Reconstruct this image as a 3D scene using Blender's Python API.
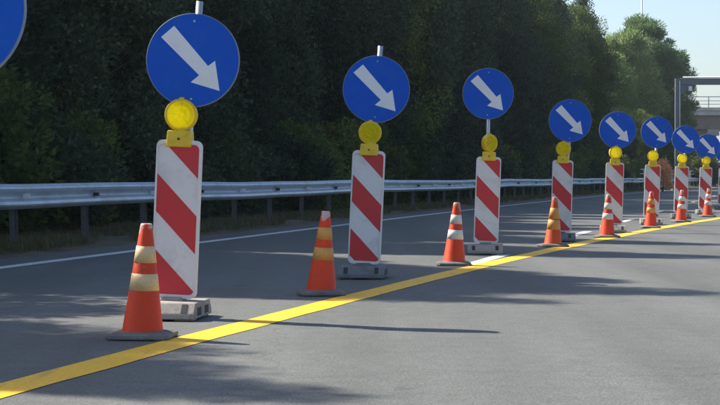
import bpy, math, random
import numpy as np
from mathutils import Vector, Matrix, Quaternion

for o in list(bpy.data.objects):
    bpy.data.objects.remove(o)
S = bpy.context.scene
C = S.collection
R = math.radians

# ------------------------------------------------------------------ camera
cam = bpy.data.cameras.new('camera')
cam.sensor_width = 36.0
cam.lens = 80.0
cam.clip_start = 0.1
cam.clip_end = 6000.0
cam_o = bpy.data.objects.new('camera', cam)
C.objects.link(cam_o)
cam_o.location = (0, 0, 0.9)
cam_o.rotation_euler = (R(90 - 0.913), 0, 0)
S.camera = cam_o

# ------------------------------------------------------------------ sky, sun, exposure
SUN_EL, SUN_AZ = 44.0, -60.0            # azimuth measured from +Y towards +X
world = bpy.data.worlds.new('World')
S.world = world
world.use_nodes = True
wn = world.node_tree
sky_n = wn.nodes.new('ShaderNodeTexSky')
sky_n.sky_type = 'NISHITA'
sky_n.sun_disc = False
sky_n.sun_elevation = R(SUN_EL)
sky_n.sun_rotation = R(SUN_AZ)
sky_n.air_density = 1.0
sky_n.dust_density = 1.5
sky_n.ozone_density = 2.6
wn.links.new(sky_n.outputs[0], wn.nodes['Background'].inputs[0])
wn.nodes['Background'].inputs[1].default_value = 0.085
sun = bpy.data.lights.new('sun', 'SUN')
sun.energy = 4.0
sun.angle = R(0.53)
sun.color = (1.0, 0.945, 0.83)
sun_o = bpy.data.objects.new('sun', sun)
C.objects.link(sun_o)
sv = Vector((math.sin(R(SUN_AZ)) * math.cos(R(SUN_EL)), math.cos(R(SUN_AZ)) * math.cos(R(SUN_EL)), math.sin(R(SUN_EL))))
sun_o.rotation_euler = (-sv).to_track_quat('-Z', 'Y').to_euler()
sun_o.location = (-30, 20, 40)
S.view_settings.view_transform = 'Standard'
S.view_settings.look = 'None'
S.view_settings.exposure = 1.18
S.view_settings.gamma = 1.0
S.view_settings.use_curve_mapping = False
S.render.engine = 'CYCLES'
S.cycles.use_denoising = True

# ------------------------------------------------------------------ materials
def new_mat(name):
    m = bpy.data.materials.new(name)
    m.use_nodes = True
    nt = m.node_tree
    return m, nt, nt.nodes['Principled BSDF']

def coords(nt, scale=(1, 1, 1), rot=(0, 0, 0), obj=True):
    tc = nt.nodes.new('ShaderNodeTexCoord')
    mp = nt.nodes.new('ShaderNodeMapping')
    mp.inputs['Scale'].default_value = scale
    mp.inputs['Rotation'].default_value = rot
    nt.links.new(tc.outputs['Object'], mp.inputs['Vector'])
    return mp.outputs[0]

def noise(nt, vec, scale, detail=4, rough=0.6):
    n = nt.nodes.new('ShaderNodeTexNoise')
    n.inputs['Scale'].default_value = scale
    n.inputs['Detail'].default_value = detail
    n.inputs['Roughness'].default_value = rough
    if vec is not None:
        nt.links.new(vec, n.inputs['Vector'])
    return n.outputs[0]

def ramp(nt, fac, stops):
    r = nt.nodes.new('ShaderNodeValToRGB')
    e = r.color_ramp.elements
    while len(e) < len(stops):
        e.new(0.5)
    for i, (p, c) in enumerate(stops):
        e[i].position = p
        e[i].color = (c[0], c[1], c[2], 1) if not isinstance(c, (int, float)) else (c, c, c, 1)
    nt.links.new(fac, r.inputs[0])
    return r.outputs[0]

def mixc(nt, fac, a, b, mode='MIX'):
    n = nt.nodes.new('ShaderNodeMix')
    n.data_type = 'RGBA'
    n.blend_type = mode
    for v, k in ((fac, 0), (a, 6), (b, 7)):
        if isinstance(v, (int, float)):
            n.inputs[k].default_value = v
        elif isinstance(v, tuple):
            n.inputs[k].default_value = (v[0], v[1], v[2], 1)
        else:
            nt.links.new(v, n.inputs[k])
    return n.outputs[2]

def bump(nt, h, bsdf, strength=0.3, dist=0.01):
    b = nt.nodes.new('ShaderNodeBump')
    b.inputs['Strength'].default_value = strength
    b.inputs['Distance'].default_value = dist
    nt.links.new(h, b.inputs['Height'])
    nt.links.new(b.outputs[0], bsdf.inputs['Normal'])

def worn(name, col, dirt=(0.12, 0.10, 0.085), amount=0.35, scale=6.0, rough=0.5, metal=0.0, bmp=0.1, lo=0.48, hi=0.75, grain=0.14, spec=0.5):
    """paint / plastic / metal in one colour with dirt and scuffs of its own"""
    m, nt, b = new_mat(name)
    v = coords(nt)
    oi = nt.nodes.new('ShaderNodeObjectInfo')
    add = nt.nodes.new('ShaderNodeVectorMath')
    add.operation = 'MULTIPLY_ADD'
    nt.links.new(oi.outputs['Random'], add.inputs[0])
    add.inputs[1].default_value = (37, 53, 71)
    nt.links.new(v, add.inputs[2])
    n1 = noise(nt, add.outputs[0], scale, 6, 0.65)
    n2 = noise(nt, add.outputs[0], scale * 9, 4, 0.6)
    f = ramp(nt, n1, [(lo, 0.0), (hi, amount)])
    c = mixc(nt, f, col, dirt)
    g = ramp(nt, n2, [(0.3, 1 - grain), (0.7, 1 + grain * .6)])
    c = mixc(nt, 1.0, c, g, 'MULTIPLY')
    nt.links.new(c, b.inputs['Base Color'])
    b.inputs['Metallic'].default_value = metal
    b.inputs['Specular IOR Level'].default_value = spec
    rr = ramp(nt, n1, [(0.3, rough * 0.85), (0.8, min(1, rough * 1.25))])
    nt.links.new(rr, b.inputs['Roughness'])
    if bmp:
        bump(nt, n2, b, bmp, 0.004)
    return m

def asphalt_mat():
    m, nt, b = new_mat('asphalt')
    v = coords(nt)
    vs = coords(nt, (1.0, 0.06, 1.0), (0, 0, R(15)))
    fine = noise(nt, v, 90, 3, 0.7)
    vo = nt.nodes.new('ShaderNodeTexVoronoi')
    vo.inputs['Scale'].default_value = 70
    nt.links.new(v, vo.inputs['Vector'])
    mid = noise(nt, v, 7, 5, 0.6)
    big = noise(nt, v, 0.5, 4, 0.55)
    streak = noise(nt, vs, 1.1, 4, 0.55)
    c = ramp(nt, fine, [(0.28, (0.068, 0.071, 0.068)), (0.5, (0.122, 0.126, 0.120)), (0.72, (0.215, 0.220, 0.208))])
    agg = ramp(nt, vo.outputs['Color'], [(0.0, 0.80), (0.75, 1.03), (1.0, 1.25)])
    c = mixc(nt, 0.8, c, agg, 'MULTIPLY')
    c = mixc(nt, 1.0, c, ramp(nt, mid, [(0.3, 0.90), (0.7, 1.08)]), 'MULTIPLY')
    c = mixc(nt, 1.0, c, ramp(nt, big, [(0.3, 0.92), (0.7, 1.07)]), 'MULTIPLY')
    c = mixc(nt, 1.0, c, ramp(nt, streak, [(0.30, 0.78), (0.62, 1.08)]), 'MULTIPLY')
    # hairline cracks
    vc = nt.nodes.new('ShaderNodeTexVoronoi')
    vc.feature = 'DISTANCE_TO_EDGE'
    vc.inputs['Scale'].default_value = 0.23
    wv = nt.nodes.new('ShaderNodeVectorMath')
    wv.operation = 'MULTIPLY_ADD'
    nz = nt.nodes.new('ShaderNodeTexNoise')
    nz.inputs['Scale'].default_value = 1.4
    nz.inputs['Detail'].default_value = 6
    nt.links.new(v, nz.inputs['Vector'])
    nt.links.new(nz.outputs['Color'], wv.inputs[0])
    wv.inputs[1].default_value = (1.1, 1.1, 1.1)
    nt.links.new(v, wv.inputs[2])
    nt.links.new(wv.outputs[0], vc.inputs['Vector'])
    cr = ramp(nt, vc.outputs['Distance'], [(0.0, 0.80), (0.0022, 1.0)])
    c = mixc(nt, 1.0, c, cr, 'MULTIPLY')
    spots = ramp(nt, noise(nt, v, 2.3, 3, 0.5), [(0.66, 1.0), (0.74, 0.72)])
    c = mixc(nt, 1.0, c, spots, 'MULTIPLY')
    nt.links.new(c, b.inputs['Base Color'])
    b.inputs['Roughness'].default_value = 0.82
    b.inputs['Specular IOR Level'].default_value = 0.35
    bump(nt, fine, b, 0.55, 0.006)
    return m

def paint_mat(name, col, wear=0.6, scale=28):
    m, nt, b = new_mat(name)
    v = coords(nt)
    n1 = noise(nt, v, scale, 6, 0.7)
    n2 = noise(nt, v, 1.6, 4, 0.6)
    ad = nt.nodes.new('ShaderNodeMath')
    ad.operation = 'MULTIPLY_ADD'
    nt.links.new(n2, ad.inputs[0])
    ad.inputs[1].default_value = 0.6
    nt.links.new(n1, ad.inputs[2])
    f = ramp(nt, ad.outputs[0], [(0.78, 0.0), (1.0, wear)])
    c = mixc(nt, f, col, (0.15, 0.145, 0.135))
    c = mixc(nt, 1.0, c, ramp(nt, n2, [(0.3, 0.88), (0.7, 1.03)]), 'MULTIPLY')
    scuff = noise(nt, coords(nt, (6.0, 0.5, 1.0), (0, 0, R(13))), 1.5, 5, 0.7)
    c = mixc(nt, ramp(nt, scuff, [(0.58, 0.0), (0.74, 0.45)]), c, (0.10, 0.095, 0.085))
    nt.links.new(c, b.inputs['Base Color'])
    b.inputs['Roughness'].default_value = 0.6
    bump(nt, noise(nt, v, 90, 3, 0.7), b, 0.4, 0.004)
    return m

def leaf_mat(name, stops, trans=0.22, hue=0.5):
    m, nt, b = new_mat(name)
    geo = nt.nodes.new('ShaderNodeNewGeometry')
    oi = nt.nodes.new('ShaderNodeObjectInfo')
    c = ramp(nt, geo.outputs['Random Per Island'], stops)
    hs = nt.nodes.new('ShaderNodeHueSaturation')
    nt.links.new(c, hs.inputs['Color'])
    mr = nt.nodes.new('ShaderNodeMapRange')
    nt.links.new(oi.outputs['Random'], mr.inputs[0])
    mr.inputs[3].default_value = 0.6
    mr.inputs[4].default_value = 1.45
    nt.links.new(mr.outputs[0], hs.inputs['Value'])
    mr2 = nt.nodes.new('ShaderNodeMapRange')
    nt.links.new(oi.outputs['Random'], mr2.inputs[0])
    mr2.inputs[3].default_value = hue + 0.02
    mr2.inputs[4].default_value = hue - 0.025
    nt.links.new(mr2.outputs[0], hs.inputs['Hue'])
    nt.links.new(hs.outputs[0], b.inputs['Base Color'])
    b.inputs['Roughness'].default_value = 0.75
    b.inputs['Specular IOR Level'].default_value = 0.15
    t = nt.nodes.new('ShaderNodeBsdfTranslucent')
    hs2 = nt.nodes.new('ShaderNodeHueSaturation')
    hs2.inputs['Value'].default_value = 1.5
    hs2.inputs['Hue'].default_value = 0.485
    nt.links.new(hs.outputs[0], hs2.inputs['Color'])
    nt.links.new(hs2.outputs[0], t.inputs['Color'])
    mx = nt.nodes.new('ShaderNodeMixShader')
    mx.inputs[0].default_value = trans
    nt.links.new(b.outputs[0], mx.inputs[1])
    nt.links.new(t.outputs[0], mx.inputs[2])
    nt.links.new(mx.outputs[0], nt.nodes['Material Output'].inputs['Surface'])
    return m

def verge_mat():
    m, nt, b = new_mat('verge_soil')
    v = coords(nt)
    n1 = noise(nt, v, 1.2, 6, 0.65)
    n2 = noise(nt, v, 18, 5, 0.7)
    c = ramp(nt, n1, [(0.35, (0.07, 0.075, 0.032)), (0.5, (0.12, 0.10, 0.055)), (0.65, (0.17, 0.14, 0.085))])
    c = mixc(nt, 1.0, c, ramp(nt, n2, [(0.3, 0.7), (0.7, 1.2)]), 'MULTIPLY')
    nt.links.new(c, b.inputs['Base Color'])
    b.inputs['Roughness'].default_value = 0.95
    bump(nt, n2, b, 0.8, 0.03)
    return m

def lens_mat():
    m, nt, b = new_mat('yellow_lens')
    b.inputs['Base Color'].default_value = (1.0, 0.82, 0.012, 1)
    b.inputs['Roughness'].default_value = 0.09
    t = nt.nodes.new('ShaderNodeBsdfTranslucent')
    t.inputs['Color'].default_value = (1.0, 0.95, 0.02, 1)
    mx = nt.nodes.new('ShaderNodeMixShader')
    mx.inputs[0].default_value = 0.8
    nt.links.new(b.outputs[0], mx.inputs[1])
    nt.links.new(t.outputs[0], mx.inputs[2])
    nt.links.new(mx.outputs[0], nt.nodes['Material Output'].inputs['Surface'])
    return m

def cone_mat(name, col, scuff=(0.62, 0.50, 0.46)):
    """soft plastic with pale scuffs near the tip and grey dirt near the foot"""
    m, nt, b = new_mat(name)
    v = coords(nt)
    oi = nt.nodes.new('ShaderNodeObjectInfo')
    add = nt.nodes.new('ShaderNodeVectorMath')
    add.operation = 'MULTIPLY_ADD'
    nt.links.new(oi.outputs['Random'], add.inputs[0])
    add.inputs[1].default_value = (37, 53, 71)
    nt.links.new(v, add.inputs[2])
    n1 = noise(nt, add.outputs[0], 11, 6, 0.65)
    n2 = noise(nt, add.outputs[0], 45, 4, 0.7)
    sx = nt.nodes.new('ShaderNodeSeparateXYZ')
    nt.links.new(v, sx.inputs[0])
    tip = ramp(nt, sx.outputs['Z'], [(0.52, 0.0), (0.62, 0.24)])
    a = nt.nodes.new('ShaderNodeMath')
    a.operation = 'ADD'
    nt.links.new(n1, a.inputs[0])
    nt.links.new(tip, a.inputs[1])
    c = mixc(nt, ramp(nt, a.outputs[0], [(0.64, 0.0), (0.74, 0.85)]), col, scuff)
    c = mixc(nt, ramp(nt, n2, [(0.5, 0.0), (0.85, 0.55)]), c, (0.13, 0.075, 0.06))
    nt.links.new(c, b.inputs['Base Color'])
    b.inputs['Roughness'].default_value = 0.55
    b.inputs['Specular IOR Level'].default_value = 0.25
    return m

M = {}
M['asphalt'] = asphalt_mat()
M['white_paint'] = paint_mat('white_road_paint', (0.72, 0.72, 0.70), 0.55)
M['yellow_paint'] = paint_mat('yellow_road_paint', (0.95, 0.53, 0.008), 0.3, 40)
M['verge'] = verge_mat()
M['panel_white'] = worn('panel_white', (0.78, 0.75, 0.73), (0.42, 0.38, 0.34), 0.5, 5, 0.5, 0, 0.0, grain=0.04)
M['panel_red'] = worn('panel_red', (0.62, 0.028, 0.035), (0.38, 0.07, 0.06), 0.35, 6, 0.5, 0, 0.0, grain=0.05)
M['sign_blue'] = worn('sign_blue', (0.0005, 0.092, 0.57), (0.02, 0.16, 0.52), 0.4, 7, 0.5, 0, 0.0, grain=0.04, spec=0.2)
M['sign_white'] = worn('sign_white', (0.84, 0.83, 0.84), (0.62, 0.60, 0.60), 0.3, 7, 0.5, 0, 0.0, grain=0.03)
M['galv'] = worn('galvanised_steel', (0.50, 0.53, 0.56), (0.25, 0.24, 0.23), 0.45, 5, 0.42, 0.6, 0.08)
M['rail_steel'] = worn('rail_steel', (0.48, 0.54, 0.61), (0.25, 0.25, 0.25), 0.6, 2.5, 0.45, 0.45, 0.08)
M['rim_grey'] = worn('sign_rim_grey', (0.20, 0.26, 0.38), rough=0.5, grain=0.04)
M['post_steel'] = worn('post_steel', (0.16, 0.165, 0.17), (0.14, 0.10, 0.07), 0.7, 4, 0.6, 0.3, 0.1)
M['back_grey'] = worn('sign_back_grey', (0.35, 0.36, 0.37), rough=0.5)
M['lens'] = lens_mat()
M['lamp_yellow'] = worn('lamp_yellow', (0.86, 0.57, 0.015), (0.30, 0.19, 0.05), 0.45, 12, 0.42, 0, 0.05)
M['lamp_orange'] = worn('lamp_orange', (0.62, 0.22, 0.02), (0.30, 0.12, 0.05), 0.3, 12, 0.4, 0, 0.0)
M['dark'] = worn('dark_rubber', (0.03, 0.03, 0.032), (0.12, 0.11, 0.10), 0.5, 8, 0.75, 0, 0.2)
M['cone_base'] = worn('cone_base_rubber', (0.10, 0.098, 0.095), (0.26, 0.245, 0.225), 0.8, 9, 0.85, 0, 0.4, 0.35, 0.7)
M['foot_beige'] = worn('foot_pale', (0.36, 0.315, 0.27), (0.13, 0.11, 0.10), 0.8, 8, 0.85, 0, 0.3)
M['foot_grey'] = worn('foot_grey', (0.17, 0.175, 0.18), (0.08, 0.075, 0.07), 0.6, 8, 0.85, 0, 0.3)
M['cone_red'] = cone_mat('cone_red', (0.74, 0.060, 0.014))
M['cone_orange'] = cone_mat('cone_orange', (0.62, 0.085, 0.016), (0.6, 0.33, 0.2))
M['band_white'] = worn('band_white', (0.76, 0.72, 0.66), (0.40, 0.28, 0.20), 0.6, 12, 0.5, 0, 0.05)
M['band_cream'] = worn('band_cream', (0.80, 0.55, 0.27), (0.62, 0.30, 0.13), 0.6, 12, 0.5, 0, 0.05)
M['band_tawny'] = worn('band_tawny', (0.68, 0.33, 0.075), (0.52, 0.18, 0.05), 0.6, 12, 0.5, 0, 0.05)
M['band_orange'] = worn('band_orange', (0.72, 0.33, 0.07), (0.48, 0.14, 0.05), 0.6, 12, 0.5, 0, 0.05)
M['concrete'] = worn('concrete', (0.33, 0.32, 0.31), (0.16, 0.14, 0.12), 0.6, 0.6, 0.9, 0, 0.2)
M['deck'] = worn('deck_concrete', (0.52, 0.51, 0.50), (0.28, 0.25, 0.22), 0.6, 0.6, 0.9, 0, 0.2)
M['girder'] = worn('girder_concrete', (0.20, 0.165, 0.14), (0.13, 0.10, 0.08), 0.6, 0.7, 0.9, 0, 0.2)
M['gantry'] = worn('gantry_paint', (0.12, 0.14, 0.17), (0.10, 0.09, 0.08), 0.4, 1.5, 0.5, 0.2, 0.05)
M['bark'] = worn('bark', (0.10, 0.075, 0.055), (0.04, 0.03, 0.025), 0.8, 9, 0.9, 0, 0.8)
M['leaf_dark'] = leaf_mat('leaf_dark', [(0.0, (0.026, 0.046, 0.031)), (0.5, (0.046, 0.070, 0.042)), (1.0, (0.078, 0.106, 0.054))])
M['leaf_pine'] = leaf_mat('leaf_pine', [(0.0, (0.055, 0.110, 0.045)), (0.5, (0.095, 0.165, 0.058)), (1.0, (0.15, 0.22, 0.075))], 0.42)
M['leaf_broad'] = leaf_mat('leaf_broad', [(0.0, (0.050, 0.080, 0.028)), (0.5, (0.085, 0.125, 0.036)), (1.0, (0.13, 0.18, 0.05))], 0.42)
M['leaf_rust'] = leaf_mat('leaf_rust', [(0.0, (0.34, 0.20, 0.07)), (0.5, (0.50, 0.32, 0.11)), (1.0, (0.55, 0.42, 0.18))], 0.5)
M['grass'] = leaf_mat('grass_blades', [(0.0, (0.05, 0.065, 0.025)), (0.5, (0.085, 0.085, 0.04)), (1.0, (0.15, 0.13, 0.07))], 0.25)

# ------------------------------------------------------------------ mesh helpers
class MB:
    def __init__(s):
        s.v, s.f, s.sm = [], [], []
    def add(s, vs, fs, smooth=False):
        b = len(s.v)
        s.v += [tuple(p) for p in vs]
        s.f += [tuple(i + b for i in q) for q in fs]
        s.sm += [smooth] * len(fs)
    def box(s, c, d, rz=0.0, taper=(1, 1)):
        x, y, z = d[0] / 2, d[1] / 2, d[2] / 2
        vs = []
        for sz in (-1, 1):
            tx, ty = taper if sz > 0 else (1, 1)
            for sx, sy in ((-1, -1), (1, -1), (1, 1), (-1, 1)):
                px, py = sx * x * tx, sy * y * ty
                vs.append((c[0] + px * math.cos(rz) - py * math.sin(rz), c[1] + px * math.sin(rz) + py * math.cos(rz), c[2] + sz * z))
        s.add(vs, [(3, 2, 1, 0), (4, 5, 6, 7), (0, 1, 5, 4), (1, 2, 6, 5), (2, 3, 7, 6), (3, 0, 4, 7)])
    def tube(s, pts, rad, n=10, smooth=True):
        pts = [Vector(p) for p in pts]
        rad = rad if isinstance(rad, (list, tuple)) else [rad] * len(pts)
        vs = []
        for i, p in enumerate(pts):
            d = (pts[min(i + 1, len(pts) - 1)] - pts[max(i - 1, 0)]).normalized()
            q = d.to_track_quat('Z', 'Y')
            for k in range(n):
                a = 2 * math.pi * k / n
                vs.append(p + q @ Vector((math.cos(a) * rad[i], math.sin(a) * rad[i], 0)))
        fs = []
        for i in range(len(pts) - 1):
            for k in range(n):
                fs.append((i * n + k, i * n + (k + 1) % n, (i + 1) * n + (k + 1) % n, (i + 1) * n + k))
        s.add(vs, fs, smooth)
        e = (len(pts) - 1) * n
        b = len(s.v) - len(vs)
        s.f.append(tuple(b + k for k in reversed(range(n))))
        s.f.append(tuple(b + e + k for k in range(n)))
        s.sm += [False, False]
    def lathe(s, prof, n=24, axis='Z', smooth=True):
        """prof: (radius, height) pairs, closed at the ends when the radius is 0"""
        vs = []
        for r, h in prof:
            for k in range(n):
                a = 2 * math.pi * k / n
                p = (r * math.cos(a), r * math.sin(a), h)
                vs.append(p if axis == 'Z' else (p[0], -h, p[1]))
        fs = []
        for i in range(len(prof) - 1):
            for k in range(n):
                fs.append((i * n + k, i * n + (k + 1) % n, (i + 1) * n + (k + 1) % n, (i + 1) * n + k))
        s.add(vs, fs, smooth)
    def prism(s, poly, y0, y1):
        """polygon in x,z extruded along y (y0 is the front)"""
        n = len(poly)
        vs = [(x, y0, z) for x, z in poly] + [(x, y1, z) for x, z in poly]
        fs = [tuple(range(n)), tuple(reversed(range(n, 2 * n)))]
        fs += [((i + 1) % n, i, i + n, (i + 1) % n + n) for i in range(n)]
        s.add(vs, fs)
    def mesh(s, name, mat):
        me = bpy.data.meshes.new(name)
        me.from_pydata(s.v, [], s.f)
        me.polygons.foreach_set('use_smooth', s.sm)
        me.materials.append(M[mat])
        me.update()
        return me

def link(name, me, parent=None, loc=(0, 0, 0), rot=(0, 0, 0)):
    o = bpy.data.objects.new(name, me)
    C.objects.link(o)
    o.parent = parent
    o.location = loc
    o.rotation_euler = rot
    return o

def tag(o, label, cat, group=None):
    o['label'] = label
    o['category'] = cat
    if group:
        o['group'] = group
    return o

def thing(name, label, cat, loc, rz=0.0, group=None):
    o = bpy.data.objects.new(name, None)
    o.empty_display_size = 0.2
    C.objects.link(o)
    o.location = loc
    o.rotation_euler = (0, 0, rz)
    return tag(o, label, cat, group)

def bevel(o, w, seg=2):
    b = o.modifiers.new('bevel', 'BEVEL')
    b.width = w
    b.segments = seg
    b.limit_method = 'ANGLE'
    b.angle_limit = R(35)
    return o

def clip(poly, a, b, c):
    """part of a polygon with a*x + b*z <= c"""
    out = []
    for i in range(len(poly)):
        p, q = poly[i], poly[(i + 1) % len(poly)]
        dp, dq = a * p[0] + b * p[1] - c, a * q[0] + b * q[1] - c
        if dp <= 0:
            out.append(p)
        if dp * dq < 0:
            t = dp / (dp - dq)
            out.append((p[0] + t * (q[0] - p[0]), p[1] + t * (q[1] - p[1])))
    return out

def rrect(x0, x1, z0, z1, r, n=5):
    pts = []
    for cx, cz, a0 in ((x1 - r, z0 + r, -90), (x1 - r, z1 - r, 0), (x0 + r, z1 - r, 90), (x0 + r, z0 + r, 180)):
        for k in range(n + 1):
            a = R(a0 + 90 * k / n)
            pts.append((cx + r * math.cos(a), cz + r * math.sin(a)))
    return pts

# ------------------------------------------------------------------ the road's own lines
def edge_x(y):                       # painted edge line on the far (left) side
    u = y - 15.8
    return -3.56 + 0.222 * u + 0.00045 * u * u
def edge_dir(y):
    return Vector((0.222 + 0.0009 * (y - 15.8), 1, 0)).normalized()
def off(y, d):                       # d metres left of the edge line
    t = edge_dir(y)
    return Vector((edge_x(y) - t.y * d, y + t.x * d, 0))
def yellow_x(y):
    u = y - 12.1
    if u > 24:
        return 0.293 * 24 + 0.00226 * 576 + (u - 24) * 0.401
    return 0.293 * u + 0.00226 * u * u
def dash_x(y):
    return 1.35 + 0.264 * (y - 17.3)

# ------------------------------------------------------------------ ground, verge, road
g = MB()
g.add([(-2500, -400, -0.22), (2500, -400, -0.22), (2500, 4500, -0.22), (-2500, 4500, -0.22)], [(0, 1, 2, 3)])
o = link('ground', g.mesh('ground', 'verge'))
o['kind'] = 'structure'

ys = [-12 + 2.0 * i for i in range(200)]
g = MB()
offs = [0.75, 0.0, -4, -8, -12, -17]
vs = [tuple(off(y, d)) for y in ys for d in offs]
n = len(offs)
g.add(vs, [(i * n + j, i * n + j + 1, (i + 1) * n + j + 1, (i + 1) * n + j) for i in range(len(ys) - 1) for j in range(n - 1)], True)
road = link('road', g.mesh('road', 'asphalt'))
road['kind'] = 'structure'

rng = random.Random(4)
for side in (0, 1):
    g = MB()
    prof = [(0.74, -0.012), (0.95, 0.02), (1.3, 0.05), (2.2, 0.08), (4, 0.14), (7, 0.25), (14, 0.35), (30, 0.3), (45, -0.23)]
    if side:
        prof = [(-45, -0.23), (-26, 0.05), (-20, 0.06), (-18, 0.03), (-16.98, -0.012)]
    n = len(prof)
    vs = []
    for y in [-12 + 1.0 * i for i in range(400)]:
        for d, z in prof:
            p = off(y, d + (rng.uniform(-0.06, 0.06) if 0.8 < abs(d) < 8 else (rng.uniform(-.03, .03) if d == 0.74 else 0)))
            vs.append((p.x, p.y, z + (rng.uniform(-0.02, 0.02) if 0.8 < d < 14 else 0)))
    g.add(vs, [(i * n + j + 1, i * n + j, (i + 1) * n + j, (i + 1) * n + j + 1) for i in range(399) for j in range(n - 1)], True)
    o = link('verge', g.mesh('verge', 'verge'))
    o['kind'] = 'structure'

def strip(xf, y0, y1, w, step, name, mat, z, jit=0.0):
    g = MB()
    r = random.Random(9)
    k = max(2, int((y1 - y0) / step) + 1)
    vs = []
    for i in range(k):
        y = y0 + (y1 - y0) * i / (k - 1)
        e = 0.01
        t = Vector((xf(y + e) - xf(y - e), 2 * e, 0)).normalized()
        nn = Vector((-t.y, t.x, 0))
        for sgn in (1, -1):
            p = Vector((xf(y), y, z)) + nn * sgn * (w / 2 + r.uniform(-jit, jit))
            vs.append(tuple(p))
    g.add(vs, [(2 * i, 2 * i + 1, 2 * i + 3, 2 * i + 2) for i in range(k - 1)])
    return link(name, g.mesh(name, mat), road)

strip(edge_x, -8, 260, 0.19, 1.0, 'edge_line', 'white_paint', 0.004, 0.004)
strip(yellow_x, -6, 75, 0.235, 0.5, 'yellow_line', 'yellow_paint', 0.0032, 0.007)
for y0 in (16.2, 24.2, 32.0, 40.4, 48.8, 57, 65.5, 74, 82):
    o = strip(dash_x, y0, y0 + 2.3, 0.15, 0.5, 'lane_dash', 'white_paint', 0.0016, 0.004)

# ------------------------------------------------------------------ guardrail
rail = thing('guardrail', 'long galvanised steel guardrail running along the left edge of the road', 'guardrail', (0, 0, 0))
RAIL = 1.45
W = [(0, .75), (.018, .746), (.07, .712), (.081, .69), (.07, .655), (.012, .618), (.0, .595), (.012, .572), (.07, .535), (.081, .50), (.07, .478), (.018, .444), (0, .44)]
W = [(d, z + .07) for d, z in W]
step = 2.2
rail_y = [4 + step * i for i in range(70)]
pts = []
def rail_pt(i, d, z):
    y = rail_y[i]
    p = off(y, RAIL - d)
    return (p.x, p.y, z)
rr = random.Random(2)
wob = [rr.uniform(-0.018, 0.018) for _ in rail_y]
for i in range(0, len(rail_y) - 2, 2):
    g = MB()
    shift = 0.004 if (i // 2) % 2 else 0.0
    prof = [(d + shift, z) for d, z in W] + [(d + shift - 0.004, z - (0.003 if z > .6 else -0.003)) for d, z in reversed(W)]
    n = len(prof)
    vs = []
    for k in (i, i + 1, i + 2):
        for d, z in prof:
            p = Vector(rail_pt(k, d + wob[k] * 0.5, z + wob[k]))
            if k == i + 2:
                p += (p - Vector(rail_pt(k - 1, d, z))).normalized() * 0.16
            vs.append(tuple(p))
    g.add(vs, [(a * n + j, a * n + (j + 1) % n, (a + 1) * n + (j + 1) % n, (a + 1) * n + j) for a in range(2) for j in range(n)], False)
    link('beam', g.mesh('beam', 'rail_steel'), rail)
g = MB()
g.box((0, 0, .36), (.006, .11, .80)); g.box((.03, -.055, .36), (.06, .006, .80)); g.box((.03, .055, .36), (.06, .006, .80))
post_me = g.mesh('post', 'post_steel')
g = MB()
g.box((0.0, 0, .665), (.12, .08, .20))
spacer_me = g.mesh('spacer', 'galv')
g = MB()
g.box((0, .0, 0), (.10, .006, .06)); g.box((-.03, .04, 0), (.03, .07, .03))
refl_me = g.mesh('reflector', 'sign_white')
g = MB()
g.box((0, 0, 0), (.07, .05, .05))
bolt_me = g.mesh('bolt_plate', 'dark')
for i, y in enumerate(rail_y[:-2]):
    t = edge_dir(y)
    rz = math.atan2(-t.x, t.y)
    p = off(y, RAIL + 0.13)
    po = link('post', post_me, rail, (p.x, p.y, 0), (R(rr.uniform(-1.5, 1.5)), R(rr.uniform(-1.5, 1.5)), rz))
    if y < 120:
        p = off(y, RAIL + 0.063)
        link('spacer', spacer_me, rail, (p.x, p.y, 0), (0, 0, rz))
        p = off(y, RAIL - 0.062)
        link('reflector' if i % 2 else 'bolt_plate', refl_me if i % 2 else bolt_me, rail, (p.x, p.y, .665), (0, 0, rz))
# raised parapet rails on the stretch next to the overpass
for z in (1.12, 1.42):
    g = MB()
    g.tube([tuple(off(y, RAIL + .35) + Vector((0, 0, z))) for y in range(108, 148, 4)], 0.04, 8)
    link('parapet_rail', g.mesh('parapet_rail', 'galv'), rail)
for y in range(110, 146, 4):
    g = MB()
    p = off(y, RAIL + .35)
    g.box((p.x, p.y, .73), (.08, .08, 1.42))
    link('parapet_post', g.mesh('parapet_post', 'galv'), rail)

# ------------------------------------------------------------------ delineator panels with blue arrow signs
PX, PZ0, PZ1 = 0.145, 0.125, 1.135
g = MB()
g.prism(rrect(-PX, PX, PZ0, PZ1, 0.042), -0.026, 0.026)
panel_me = g.mesh('panel', 'panel_white')
# raised rim round the striped face
g = MB()
outer = rrect(-PX, PX, PZ0, PZ1, 0.042)
inner = rrect(-PX + .011, PX - .011, PZ0 + .024, PZ1 - .026, 0.034)
n = len(outer)
vs = [(x, -0.0335, z) for x, z in outer] + [(x, -0.0335, z) for x, z in inner] + [(x, -0.024, z) for x, z in outer] + [(x, -0.024, z) for x, z in inner]
fs = []
for i in range(n):
    j = (i + 1) % n
    fs += [(i, j, n + j, n + i), (j, i, 2 * n + i, 2 * n + j), (n + i, n + j, 3 * n + j, 3 * n + i)]
g.add(vs, fs)
rim_me = g.mesh('panel_rim', 'panel_white')
field = rrect(-PX + .013, PX - .013, PZ0 + .026, PZ1 - .028, .032)
TOP = PZ1 - .028
LEFT = -PX + .013
stripe_mes = []
for t0, t1 in ((-.29, -.05), (.19, .43), (.67, .91)):
    # t = (TOP - z) - (x - LEFT)
    k = TOP + LEFT
    poly = clip(field, -1, -1, t1 - k)
    poly = clip(poly, 1, 1, k - t0)
    g = MB()
    g.prism(poly, -0.0285, -0.025)
    stripe_mes.append(g.mesh('red_stripe', 'panel_red'))

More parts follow.
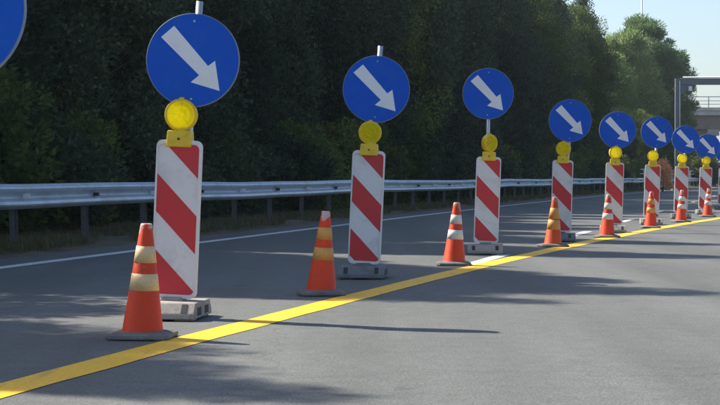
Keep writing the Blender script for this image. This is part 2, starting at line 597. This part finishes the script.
def foot_mesh(mat):
    g = MB()
    prof = [(-.29, .012), (-.29, .045), (-.235, .112), (.16, .112), (.215, .045), (.215, .012)]   # y,z
    for x0, x1, zz in ((-.205, .205, 0),):
        n = len(prof)
        vs = [(x0, y, z) for y, z in prof] + [(x1, y, z) for y, z in prof]
        g.add(vs, [tuple(range(n)), tuple(reversed(range(n, 2 * n)))] + [((i + 1) % n, i, i + n, (i + 1) % n + n) for i in range(n)])
    g.box((-.13, -.2, .0065), (.12, .12, .013)); g.box((.13, -.2, .0065), (.12, .12, .013))
    g.box((-.13, .13, .0065), (.12, .12, .013)); g.box((.13, .13, .0065), (.12, .12, .013))
    g.box((0, 0, .122), (.15, .15, .025), 0, (.85, .85))
    return g.mesh('foot', mat)
foot_mes = {k: foot_mesh(k) for k in ('foot_beige', 'foot_grey')}
# dark lifting slots on the sloped front and a recess on each end
g = MB()
def slot(x):
    w = .018
    y0, z0, y1, z1 = -.285, .052, -.243, .103
    ny, nz = -.774, .633
    a = [(x - w, y0 + ny * .003, z0 + nz * .003), (x + w, y0 + ny * .003, z0 + nz * .003), (x + w, y1 + ny * .003, z1 + nz * .003), (x - w, y1 + ny * .003, z1 + nz * .003)]
    b = [(p[0], p[1] - ny * .02, p[2] - nz * .02) for p in a]
    return a + b
slot_mes = []
for x in (-.135, .135):
    g = MB()
    g.add(slot(x), [(0, 1, 2, 3), (7, 6, 5, 4), (1, 0, 4, 5), (2, 1, 5, 6), (3, 2, 6, 7), (0, 3, 7, 4)])
    slot_mes.append(g.mesh('slot', 'dark'))
g = MB()
g.box((.202, 0, .055), (.012, .10, .05))
end_me = g.mesh('end_recess', 'dark')

# sign disc
SR = 0.30
g = MB()
g.lathe([(0, .0), (SR - .006, .0), (SR - .006, .004)], 64, 'Y', False)
g.lathe([(SR - .006, .004), (0, .004)], 64, 'Y', False)
disc_me = g.mesh('sign_disc', 'sign_blue')
g = MB()
g.lathe([(SR - .005, .005), (SR - .003, .006), (SR, .004), (SR, -.018), (SR - .006, -.018), (SR - .006, -.002), (0, -.002)], 64, 'Y', False)
rimd_me = g.mesh('sign_rim', 'rim_grey')
aw = [(-.40, .73), (-.68, .49), (.14, -.32), (-.04, -.47), (.58, -.655), (.48, -.015), (.33, -.125)]
ca, sa = math.cos(R(2.2)), math.sin(R(2.2))
aw = [((x * ca - z * sa) * SR, (x * sa + z * ca) * SR) for x, z in aw]
g = MB()
g.prism(aw, -.0062, -.0042)
arrow_me = g.mesh('arrow', 'sign_white')
g = MB()
g.lathe([(0, .0085), (.006, .0085), (.008, .006), (.008, .004)], 10, 'Y')
bolt2_me = g.mesh('bolt', 'galv')
# lamp
g = MB()
g.box((0, 0, 0), (.165, .10, .105), 0, (.93, .9))
g.box((0, 0, .062), (.075, .07, .03), 0, (.9, .9))
house_me = g.mesh('housing', 'lamp_yellow')
g = MB()
g.lathe([(0, .0525), (.008, .0525), (.008, .046)], 12, 'Y')
screw_me = g.mesh('screw', 'dark')
def lens_mesh():
    """a lens with stepped wedges, domed on both faces"""
    g = MB()
    nseg, rings = 48, [0.0, .02, .04, .06, .08, .092]
    for sgn in (1, -1):
        vs, fs = [], []
        for r in rings:
            for k in range(nseg):
                a = 2 * math.pi * k / nseg
                fac = ((k // 6) % 2) * .007 if 0 < r < .085 else 0
                wav = .004 * math.cos(r * 150)
                y = -sgn * (.024 + .016 * math.sqrt(max(0, 1 - (r / .095) ** 2)) + fac + (wav if r < .09 else 0))
                vs.append((r * math.cos(a), y, r * math.sin(a)))
        for i in range(len(rings) - 1):
            for k in range(nseg):
                q = (i * nseg + k, i * nseg + (k + 1) % nseg, (i + 1) * nseg + (k + 1) % nseg, (i + 1) * nseg + k)
                fs.append(q if sgn < 0 else tuple(reversed(q)))
        g.add(vs, fs, False)
    return g.mesh('lens', 'lens')
lens_me = lens_mesh()
g = MB()
g.lathe([(.088, .031), (.101, .033), (.104, .026), (.104, -.026), (.101, -.033), (.088, -.031), (.088, .031)], 40, 'Y')
g.box((0, 0, .106), (.03, .03, .014))
ring_me = g.mesh('lens_ring', 'lamp_yellow')

SIGNS = [
    # X, Y, lean, pole lean, sign height, yaw, sign yaw, lamp yaw, pole top, foot, label
    (-1.68, 6.10, 2.4, 4.3, 1.545, -6, 3, 0, 1.93, 'foot_beige', 'blue arrow sign post cut off by the left edge of the photo, disc only'),
    (-1.197, 10.23, 2.5, 4.7, 1.650, -7, 4, 3, 2.03, 'foot_beige', 'largest whole blue arrow sign post, pale foot behind the scuffed leftmost cone'),
    (0.031, 14.28, 2.6, 4.1, 1.686, -5, 3, 2, 2.075, 'foot_grey', 'second largest whole blue arrow sign post, grey foot, shaded cream-banded cone on its left'),
    (1.472, 18.76, 2.0, 1.1, 1.876, -5, 2, 42, 2.13, 'foot_beige', 'blue arrow sign post with disc raised on bare pole above sideways-turned lamp'),
    (2.814, 22.45, 1.7, 4.7, 1.695, -9, 9, -8, 1.95, 'foot_grey', 'blue arrow sign post standing behind the wholly orange cone'),
    (4.114, 26.01, 1.6, 2.8, 1.665, -6, 4, 10, 1.93, 'foot_beige', 'fifth whole blue arrow sign post from the left, white-banded cone in front'),
    (5.511, 30.30, 1.7, 3.8, 1.750, -7, 2, -6, 2.02, 'foot_beige', 'sixth whole blue arrow sign post from the left, dry orange shrub beyond it'),
    (6.928, 34.59, 1.6, 4.0, 1.715, -6, 5, 4, 1.99, 'foot_grey', 'seventh whole blue arrow sign post from the left, its disc in front of gantry column'),
    (8.333, 38.70, 1.8, 2.9, 1.640, -7, 3, 8, 1.91, 'foot_beige', 'eighth whole blue arrow sign post from the left, below the overpass railing'),
    (9.968, 43.94, 1.8, 3.2, 1.600, -7, 3, 0, 1.87, 'foot_grey', 'farthest blue arrow sign post, cut off by the right edge of the photo'),
]
for X, Y, lean, plean, sh, yaw, syaw, lyaw, ptop, foot, label in SIGNS:
    t = thing('arrow_sign_post', label, 'sign post', (X, Y, 0.001), R(yaw), 'blue arrow sign posts along the yellow line')
    f = bevel(link('foot', foot_mes[foot], t), .008, 2)
    for me in slot_mes:
        link('slot', me, f)
    for ye in (-.15, .06):
        link('end_recess', end_me, f, (0, ye, 0))
    L = (0, R(lean), 0)
    PL = (0, R(plean), 0)
    po = 0.0
    p = link('panel', panel_me, t, (0, 0, 0), L)
    link('panel_rim', rim_me, p)
    for me in stripe_mes:
        link('red_stripe', me, p)
    g = MB()
    g.tube([(po, .055, .115), (po, .055, ptop)], .0225, 12)
    link('pole', g.mesh('pole', 'galv'), t, (0, 0, 0), PL)
    for z in (.35, .95):
        g = MB()
        g.box((po, .05, z), (.075, .06, .03))
        link('clamp', g.mesh('clamp', 'galv'), t, (0, 0, 0), PL)
    lx = math.tan(R(lean))
    q = Matrix.Rotation(R(lean), 3, 'Y')
    s = link('sign_disc', disc_me, t, Matrix.Rotation(R(plean), 3, 'Y') @ Vector((-.008, .02, sh)), (R(random.Random(X).uniform(-2, 2)), R(lean), R(syaw)))
    link('sign_rim', rimd_me, s)
    link('arrow', arrow_me, s)
    for z in (SR * .83, -SR * .83):
        link('bolt', bolt2_me, s, (0, 0, z))
    h = link('warning_lamp', house_me, t, q @ Vector((0, 0, PZ1 + .008)), (0, R(lean), 0))
    bevel(h, .008, 2)
    link('screw', screw_me, h)
    ln = link('lens', lens_me, h, (0, 0, .153), (0, 0, R(lyaw - yaw * .6)))
    link('lens_ring', ring_me, h, (0, 0, .153), (0, 0, R(lyaw - yaw * .6)))

# ------------------------------------------------------------------ cones
def cone_r(z):
    return .114 + (.033 - .114) * (z - .03) / (.64 - .03)
def cone_parts(mat):
    g = MB()
    g.lathe([(cone_r(.034) + .012, .034), (cone_r(.05) + .002, .05), (cone_r(.64), .632), (cone_r(.64) - .004, .64), (cone_r(.64) - .012, .638), (cone_r(.64) - .012, .60), (.10, .04)], 28)
    return g.mesh('cone_body', mat)
body_mes = {k: cone_parts(k) for k in ('cone_red', 'cone_orange')}
def band_mesh(z0, z1, mat):
    g = MB()
    e = .0022
    g.lathe([(cone_r(z0) - .001, z0 - .001), (cone_r(z0) + e, z0), (cone_r(z1) + e, z1), (cone_r(z1) - .001, z1 + .001)], 28)
    return g.mesh('reflective_band', mat)
bands = {}
for k in ('band_white', 'band_cream', 'band_tawny', 'band_orange'):
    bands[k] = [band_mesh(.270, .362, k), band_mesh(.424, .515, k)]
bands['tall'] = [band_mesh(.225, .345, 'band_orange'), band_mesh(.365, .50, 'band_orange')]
g = MB()
def oct_(w, c, z):
    return [(-w + c, -w, z), (w - c, -w, z), (w, -w + c, z), (w, w - c, z), (w - c, w, z), (-w + c, w, z), (-w, w - c, z), (-w, -w + c, z)]
lv = [oct_(.172, .03, .004), oct_(.177, .03, .012), oct_(.172, .03, .027), oct_(.145, .055, .038), oct_(.125, .065, .042)]
vs = [p for l in lv for p in l]
fs = [tuple(reversed(range(8))), tuple(range(32, 40))]
for i in range(4):
    for k in range(8):
        fs.append((i * 8 + k, i * 8 + (k + 1) % 8, (i + 1) * 8 + (k + 1) % 8, (i + 1) * 8 + k))
g.add(vs, fs)
for sx in (-1, 1):
    for sy in (-1, 1):
        g.box((sx * .135, sy * .135, .003), (.06, .06, .006))
cbase_me = g.mesh('base', 'cone_base')
CONES = [
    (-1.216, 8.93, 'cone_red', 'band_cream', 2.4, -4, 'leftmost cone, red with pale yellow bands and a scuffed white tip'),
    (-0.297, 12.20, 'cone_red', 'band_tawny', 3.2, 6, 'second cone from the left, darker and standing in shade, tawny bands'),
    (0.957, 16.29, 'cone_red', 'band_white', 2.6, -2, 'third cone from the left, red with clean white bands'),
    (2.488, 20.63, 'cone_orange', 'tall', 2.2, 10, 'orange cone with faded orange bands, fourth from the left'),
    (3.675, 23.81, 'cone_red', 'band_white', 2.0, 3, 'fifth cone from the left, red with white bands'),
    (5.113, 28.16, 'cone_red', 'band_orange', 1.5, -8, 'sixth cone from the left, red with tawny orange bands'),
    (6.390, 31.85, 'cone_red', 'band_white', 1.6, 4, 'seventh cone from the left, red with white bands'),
    (7.862, 36.20, 'cone_red', 'band_white', 2.0, -3, 'farthest cone, small, red with white bands, nearest the right edge'),
]
for X, Y, cm, bm, lean, rz, label in CONES:
    t = thing('traffic_cone', label, 'traffic cone', (X, Y, 0.001), R(rz), 'traffic cones along the yellow line')
    link('base', cbase_me, t)
    b = link('cone_body', body_mes[cm], t, (0, 0, 0), (R(1), R(lean), 0))
    for me in bands[bm]:
        link('reflective_band', me, b)

# ------------------------------------------------------------------ trees
def leaves_mesh(name, mat, cen, nrm, length, width, seed, up=0.3):
    """one bent leaf spray (two triangles) per centre"""
    r = np.random.default_rng(seed)
    n = len(cen)
    d = nrm + r.normal(0, .55, (n, 3))
    d[:, 2] += up
    d /= np.linalg.norm(d, axis=1, keepdims=True) + 1e-9
    a = r.normal(0, 1, (n, 3))
    s = np.cross(d, a)
    s /= np.linalg.norm(s, axis=1, keepdims=True) + 1e-9
    nn = np.cross(d, s)
    L = (length * r.uniform(.6, 1.35, n))[:, None]
    Wd = (width * r.uniform(.7, 1.3, n))[:, None]
    p0 = cen
    p1 = cen + d * L * .5 + s * Wd * .5
    p2 = cen + d * L - nn * L * .12
    p3 = cen + d * L * .5 - s * Wd * .5
    v = np.stack([p0, p1, p2, p3], 1).reshape(-1, 3).astype(np.float32)
    me = bpy.data.meshes.new(name)
    me.vertices.add(4 * n)
    me.vertices.foreach_set('co', v.ravel())
    me.loops.add(4 * n)
    me.loops.foreach_set('vertex_index', np.arange(4 * n, dtype=np.int32))
    me.polygons.add(n)
    me.polygons.foreach_set('loop_start', np.arange(0, 4 * n, 4, dtype=np.int32))
    me.materials.append(M[mat])
    me.update(calc_edges=True)
    return me

def crown(kind, H, Rad, seed, nleaf):
    r = np.random.default_rng(seed)
    ph = r.uniform(0, 6.28, 6)
    def prof(t):
        if kind == 'cypress':
            return np.clip((t / .12), 0.55, 1) * np.clip(1 - ((t - .12) / .88).clip(0, 1) ** (2.7 if Rad > 1.9 else 2.1), 0.02, 1)
        if kind == 'pine':
            return np.sqrt(np.clip(1 - ((t - .50) / .51) ** 2, 0.02, 1))
        if kind == 'bush':
            return np.sqrt(np.clip(1 - ((t - .35) / .66) ** 2, 0.02, 1))
        return np.sqrt(np.clip(1 - ((t - .48) / .53) ** 2, 0.03, 1))
    ncl = {'cypress': 330, 'pine': 300, 'broad': 240, 'bush': 90}[kind]
    z0 = {'cypress': .03, 'pine': .12, 'broad': .06, 'bush': .02}[kind]
    t = z0 + (1 - z0) * r.uniform(0, 1, ncl * 3) ** .9
    keep = r.uniform(0, 1, ncl * 3) < prof(t) * .9 + .08
    t = t[keep][:ncl]
    ncl = len(t)
    th = r.uniform(0, 2 * math.pi, ncl)
    lump = 1 + .20 * np.sin(2 * th + ph[0] + 5 * t) + .14 * np.sin(3 * th + ph[1] - 9 * t) + .10 * np.sin(5 * th + ph[2] + 15 * t)
    rad = Rad * prof(t) * lump * np.sqrt(r.uniform(.22, 1, ncl))
    cc = np.stack([rad * np.cos(th), rad * np.sin(th), t * H], 1)
    cr = {'cypress': .42, 'pine': .62, 'broad': .60, 'bush': .26}[kind] * r.uniform(.6, 1.3, ncl)
    per = nleaf // ncl
    idx = np.repeat(np.arange(ncl), per)
    u = r.normal(0, 1, (len(idx), 3))
    u /= np.linalg.norm(u, axis=1, keepdims=True)
    sh = np.array({'cypress': [.75, .75, 1.5], 'pine': [1.05, 1.05, .8], 'broad': [1, 1, .75], 'bush': [1, 1, 1]}[kind])
    rr_ = (r.uniform(0, 1, len(idx)) ** .45)[:, None]
    pos = cc[idx] + u * rr_ * cr[idx][:, None] * sh
    ax = np.stack([np.cos(th), np.sin(th), np.zeros(ncl)], 1)[idx]
    nr = u * .8 + ax * .5
    pos[:, 2] = np.maximum(pos[:, 2], .04)
    return cc, pos, nr

def tree_meshes(kind, H, Rad, seed, nleaf, mat, ll, lw, up):
    cc, pos, nr = crown(kind, H, Rad, seed, nleaf)
    cm = leaves_mesh('crown', mat, pos, nr, ll, lw, seed + 1, up)
    r = random.Random(seed)
    g = MB()
    tr = .014 * H + .03
    pts, rad = [], []
    x = y = 0
    for k in range(9):
        f = k / 8
        pts.append((x, y, -.25 + f * H * .93))
        rad.append(tr * (1 - f) ** .8 + .012 + (.06 * max(0, .1 - f) * 10 if f < .1 else 0))
        x += r.uniform(-.07, .07); y += r.uniform(-.07, .07)
    g.tube(pts, rad, 8)
    tm = g.mesh('trunk', 'bark')
    g = MB()
    for i in range(0, len(cc) if kind != 'bush' else 0, 5):
        c = Vector(cc[i])
        hgt = max(.3, c.z - .35 * math.hypot(c.x, c.y) - .3)
        if hgt > H * .88:
            continue
        b = Vector((0, 0, hgt))
        q_ = max(0, min(7.99, (hgt + .25) / (H * .93) * 8)); k_ = int(q_)
        b = Vector(pts[k_]).lerp(Vector(pts[k_ + 1]), q_ - k_)
        m = (b + c) / 2 + Vector((0, 0, -.08))
        g.tube([b, m, c], [tr * .28, tr * .18, .012], 5)
    lm = g.mesh('limbs', 'bark')
    return cm, tm, lm

T = {}
def variant(key, *a):
    T[key] = tree_meshes(*a)
variant('cy0', 'cypress', 11.0, 1.75, 11, 72000, 'leaf_dark', .12, .058, .55)
variant('cy1', 'cypress', 10.0, 1.95, 23, 72000, 'leaf_dark', .12, .06, .5)
variant('cy2', 'cypress', 11.6, 1.60, 37, 72000, 'leaf_dark', .13, .055, .6)
variant('br0', 'broad', 9.0, 2.3, 41, 62000, 'leaf_broad', .11, .06, .15)
variant('br1', 'broad', 8.4, 2.6, 59, 62000, 'leaf_dark', .115, .06, .2)
variant('pi0', 'pine', 13.2, 3.3, 71, 80000, 'leaf_pine', .30, .06, .7)
variant('pi1', 'pine', 11.0, 2.5, 83, 50000, 'leaf_pine', .27, .06, .7)
variant('bu0', 'bush', 1.7, 1.1, 91, 7000, 'leaf_dark', .11, .06, .3)
variant('bu1', 'bush', 2.2, 1.0, 97, 7000, 'leaf_broad', .11, .06, .3)
variant('bu2', 'bush', 2.3, .75, 99, 5000, 'leaf_rust', .12, .06, .5)

def plant(key, name, x, y, z, rz, sc, label, cat, group=None, sz=1.0):
    t = thing(name, label, cat, (x, y, z), rz, group)
    t.scale = (sc, sc, sc * sz)
    cm, tm, lm = T[key]
    link('crown', cm, t)
    tk = link('trunk', tm, t)
    if lm is not None and len(lm.vertices):
        link('limb', lm, tk)
    return t

r = random.Random(12)
HT = {'cy0': 11.0, 'cy1': 10.0, 'cy2': 11.6, 'br0': 9.0, 'br1': 8.4}
def reach_height(p, delta):
    """height at which a tree's shadow ends delta metres right of the yellow line"""
    lo, hi = 5.0, 16.0
    k = 1 / math.tan(R(SUN_EL))
    for _ in range(30):
        h = (lo + hi) / 2
        tip = p - sv.xy.normalized().to_3d() * h * k
        if tip.x - yellow_x(tip.y) > delta:
            hi = h
        else:
            lo = h
    return h
def row_tree(y, d, key, h):
    p = off(y, d)
    if key.startswith('br'):
        lab, nm = 'leafy evergreen tree in the shaded row behind the guardrail', 'evergreen_tree'
    else:
        lab, nm = 'tall dark conifer in the shaded row behind the guardrail', 'conifer_tree'
    sc = h / HT[key]
    s0 = min(1.05, max(.85, sc))
    plant(key, nm, p.x, p.y, .12, r.uniform(0, 6.28), s0, lab, 'tree', 'trees behind the guardrail', sc / s0)
for tx_, ty_, key in ((-.55, 6.75, 'cy2'), (-1.15, 7.75, 'cy0'), (2.2, 12.5, 'cy1'), (.75, 11.75, 'cy2'), (1.75, 14.1, 'cy1'), (3.9, 18.0, 'cy2'), (4.4, 21.5, 'cy0'), (-1.3, 8.5, 'cy0')):
    # the tallest of the row, whose tops throw the long shadows across the yellow line
    best = None
    for i in range(120):
        h = 7 + i * .07
        p = Vector((tx_, ty_, 0)) + sv.xy.normalized().to_3d() * h / math.tan(R(SUN_EL))
        t_ = edge_dir(p.y)
        lat = -(p.x - edge_x(p.y)) * t_.y
        if best is None or abs(lat - 5.0) < best[0]:
            best = (abs(lat - 5.0), h, p.y - 5.0 * t_.x)
    row_tree(best[2], 5.0, key, best[1] + .15)
row_tree(103.2, 4.9, 'cy1', 12.6)
y = 13.5
while y < 102:
    key = r.choice(['cy0', 'cy1', 'cy2', 'cy0', 'br1', 'cy2', 'br0' if y > 45 else 'cy1'])
    d = 5.3 + r.uniform(-.9, .9)
    h = reach_height(off(y, d), r.gauss(-2.1, 1.0) if not key.startswith('br') else -2.4)
    if y > 55:
        h = r.uniform(10.5, 12.2)
    row_tree(y, d, key, h)
    y += r.uniform(1.9, 2.6)
y = 17.0
while y < 96:
    key = r.choice(['br0', 'br1', 'cy1', 'pi1'])
    p = off(y, 9.6 + r.uniform(-1, 1))
    plant(key, 'background_tree', p.x, p.y, .2, r.uniform(0, 6.28), r.uniform(.98, 1.15), 'tree of the second row, mostly hidden behind the conifers', 'tree', 'trees of the second row')
    y += r.uniform(2.8, 3.9)
y = 14.0
while y < 120:
    p = off(y, 3.3 + r.uniform(-.3, .4))
    plant(r.choice(['bu0', 'bu1', 'bu0']), 'shrub', p.x, p.y, .08, r.uniform(0, 6.28), r.uniform(.75, 1.15), 'low dark shrub in the hedge right behind the guardrail', 'shrub', 'shrubs behind the guardrail')
    y += r.uniform(1.3, 2.0)
plant('pi0', 'pine_tree', 22.5, 128, .2, .6, 1.0, 'big sunlit pine with rounded crown against the sky at the end of the row', 'tree')
plant('pi1', 'pine_tree', 19.8, 122, .2, 2.1, 1.06, 'pine with lit tufts joined to the left side of the big pine', 'tree')
plant('pi1', 'pine_tree', 17.3, 115, .2, 4.4, .90, 'shorter pine between the dark conifers and the sunlit pines', 'tree')
plant('pi1', 'pine_tree', 25.0, 131, .2, 3.0, 1.0, 'pine on the right flank of the big pine beside the gantry', 'tree')
plant('br0', 'broadleaf_tree', 20.4, 118, .2, 1.1, .62, 'low broadleaf tree at the foot of the big sunlit pine', 'tree')
plant('br1', 'broadleaf_tree', 17.6, 110, .2, 3.1, .62, 'low rounded dark tree left of the gantry column', 'tree')
p = off(101, 2.6)
plant('bu2', 'dry_shrub', 18.9, 100.0, .1, 1.0, .80, 'dry orange shrub above the guardrail left of the gantry column', 'shrub')

# grass along the verge
r = np.random.default_rng(5)
N = 60000
yy = 10 + 110 * r.uniform(0, 1, N) ** 1.8
dd = np.where(r.uniform(0, 1, N) < .6, .8 + 1.2 * r.uniform(0, 1, N), 1.0 + 3.0 * r.uniform(0, 1, N))
clump = np.sin(yy * 2.1 + 3 * np.sin(dd * 4)) + np.sin(yy * .73 + 1.2) + r.normal(0, .5, N)
k = clump > -.5
yy, dd = yy[k], dd[k]
tx = .222 + .0009 * (yy - 15.8)
ln = np.sqrt(1 + tx * tx)
cen = np.stack([-3.56 + .222 * (yy - 15.8) + .00045 * (yy - 15.8) ** 2 - dd / ln, yy + tx * dd / ln, np.full(len(yy), .02)], 1)
nr = np.zeros_like(cen)
nr[:, 2] = 1.2
gm = leaves_mesh('verge_grass', 'grass', cen, nr, .15, .014, 6, .3)
o = link('verge_grass', gm)
o['kind'] = 'stuff'
tag(o, 'dry grass growing along the verge under the guardrail', 'grass')

# ------------------------------------------------------------------ gantry, mast, overpass
GY = 110.0
gp = off(GY, RAIL + .75)
gx = 21.82
t = thing('sign_gantry', 'dark grey steel gantry frame spanning the road before the overpass', 'gantry', (gx, GY, 0))
for x in (0, 24):
    g = MB(); g.box((x, 0, 3.85), (.36, .36, 7.6)); bevel(link('column', g.mesh('column', 'gantry'), t), .03)
    g = MB(); g.box((x, 0, .04), (.8, .8, .10)); link('base_plate', g.mesh('base_plate', 'concrete'), t)
g = MB(); g.box((12, 0, 7.45), (23.63, .34, .44)); bevel(link('beam', g.mesh('beam', 'gantry'), t), .03)
for x, s in ((.183, 1), (23.817, -1)):
    g = MB()
    g.prism([(x, 7.225), (x, 6.55), (x + s * .10, 6.55), (x + s * .75, 7.10), (x + s * .75, 7.225)] if s > 0 else [(x, 7.225), (x - .75, 7.225), (x - .75, 7.10), (x - .10, 6.55), (x, 6.55)], -.12, .12)
    link('gusset', g.mesh('gusset', 'gantry'), t)
g = MB(); g.box((.8, -.3, 6.95), (.22, .22, .30)); g.box((.8, -.16, 7.1), (.05, .28, .05)); link('camera_box', g.mesh('camera_box', 'sign_white'), t)

for x in (4, 10, 14, 20):
    g = MB(); g.box((x, 0, 7.45), (.06, .50, .56)); link('flange_plate', g.mesh('flange_plate', 'gantry'), t)
g = MB(); g.tube([(.3, -.26, 7.72), (12, -.26, 7.72), (23.7, -.26, 7.72)], .05, 6); link('cable_conduit', g.mesh('cable_conduit', 'galv'), t)
g = MB(); g.tube([(.10, -.22, .3), (.10, -.22, 7.5)], .03, 6); link('cable_conduit', g.mesh('cable_conduit', 'galv'), t)
t = thing('light_mast', 'thin tall light mast rising above the big sunlit pine', 'lamp post', (33.4, 190, 0))
g = MB(); g.tube([(0, 0, -.2), (0, 0, 14), (0, 0, 27)], [.15, .10, .07], 10); link('pole', g.mesh('pole', 'galv'), t)
g = MB(); g.tube([(0, 0, 26.8), (.7, 0, 27.4), (2.0, 0, 27.6)], .05, 8); link('arm', g.mesh('arm', 'galv'), t)
g = MB(); g.box((2.4, 0, 27.6), (.9, .32, .14), 0, (.8, .7)); link('lamp_head', g.mesh('lamp_head', 'back_grey'), t)

BY = 152.0
t = thing('overpass', 'concrete overpass with pale metal railing crossing the road at the right edge', 'bridge', (0, BY, 0))
g = MB(); g.box((50, 4.2, 7.02), (84, 9.0, .52)); link('deck', g.mesh('deck', 'deck'), t)
g = MB(); g.box((50, -.38, 7.34), (84, .3, .28)); link('kerb', g.mesh('kerb', 'deck'), t)
for k, yb in enumerate((.35, 2.4, 4.6, 6.8)):
    g = MB(); g.box((50, yb, 6.10), (83.9, .55, 1.32)); link('girder', g.mesh('girder', 'girder'), t)
for z in (7.80, 8.12, 8.50):
    g = MB(); g.tube([(8, -.38, z), (92, -.38, z)], .045 if z < 8.4 else .06, 8); link('railing_bar', g.mesh('railing_bar', 'galv'), t)
g = MB(); g.box((0, -.38, 7.98), (.10, .08, 1.02)); pm = g.mesh('railing_post', 'galv')
for k in range(42):
    link('railing_post', pm, t, (9 + 2.0 * k, 0, 0))
for px in (33.6, 58.0):
    for yb in (1.0, 4.2, 7.4):
        g = MB(); g.tube([(px, yb, -.2), (px, yb, 4.85)], .45, 16); link('pier', g.mesh('pier', 'concrete'), t)
    g = MB(); g.box((px, 4.2, 5.13), (1.1, 8.2, .60)); link('pier_cap', g.mesh('pier_cap', 'concrete'), t)
for px in (16, 80):
    g = MB(); g.box((px, 4.2, 2.6), (14, 8.6, 5.64)); link('abutment', g.mesh('abutment', 'concrete'), t)
r = random.Random(31)
for k in range(7):
    plant(r.choice(['bu0', 'bu1']), 'shrub', 26.0 + k * 1.0 + r.uniform(-.3, .3), 144 + r.uniform(-3, 4), .2, r.uniform(0, 6), r.uniform(1.0, 1.6), 'shrub growing below the overpass beside the pier', 'shrub', 'shrubs below the overpass')
for k in range(16):
    plant(r.choice(['br0', 'br1', 'pi1']), 'far_tree', 20 + k * 5 + r.uniform(-1.5, 1.5), 235 + r.uniform(-10, 30), 0, r.uniform(0, 6), r.uniform(.5, .8), 'distant tree seen under the overpass', 'tree', 'distant trees beyond the overpass')

# ------------------------------------------------------------------ air: a thin summer haze round everything
g = MB()
g.box((0, 2050, 14.5), (5100, 5000, 31.4))
me = g.mesh('haze', 'dark')
me.materials.clear()
hm = bpy.data.materials.new('haze_air')
hm.use_nodes = True
hn = hm.node_tree
hn.nodes.remove(hn.nodes['Principled BSDF'])
pv = hn.nodes.new('ShaderNodeVolumePrincipled')
pv.inputs['Color'].default_value = (0.82, 0.92, 1.0, 1)
pv.inputs['Density'].default_value = 0.0003
pv.inputs['Anisotropy'].default_value = 0.2
hn.links.new(pv.outputs[0], hn.nodes['Material Output'].inputs['Volume'])
me.materials.append(hm)
o = link('haze', me)
o['kind'] = 'stuff'
o['label'] = 'thin pale summer haze in the air over the road'
o['category'] = 'haze'
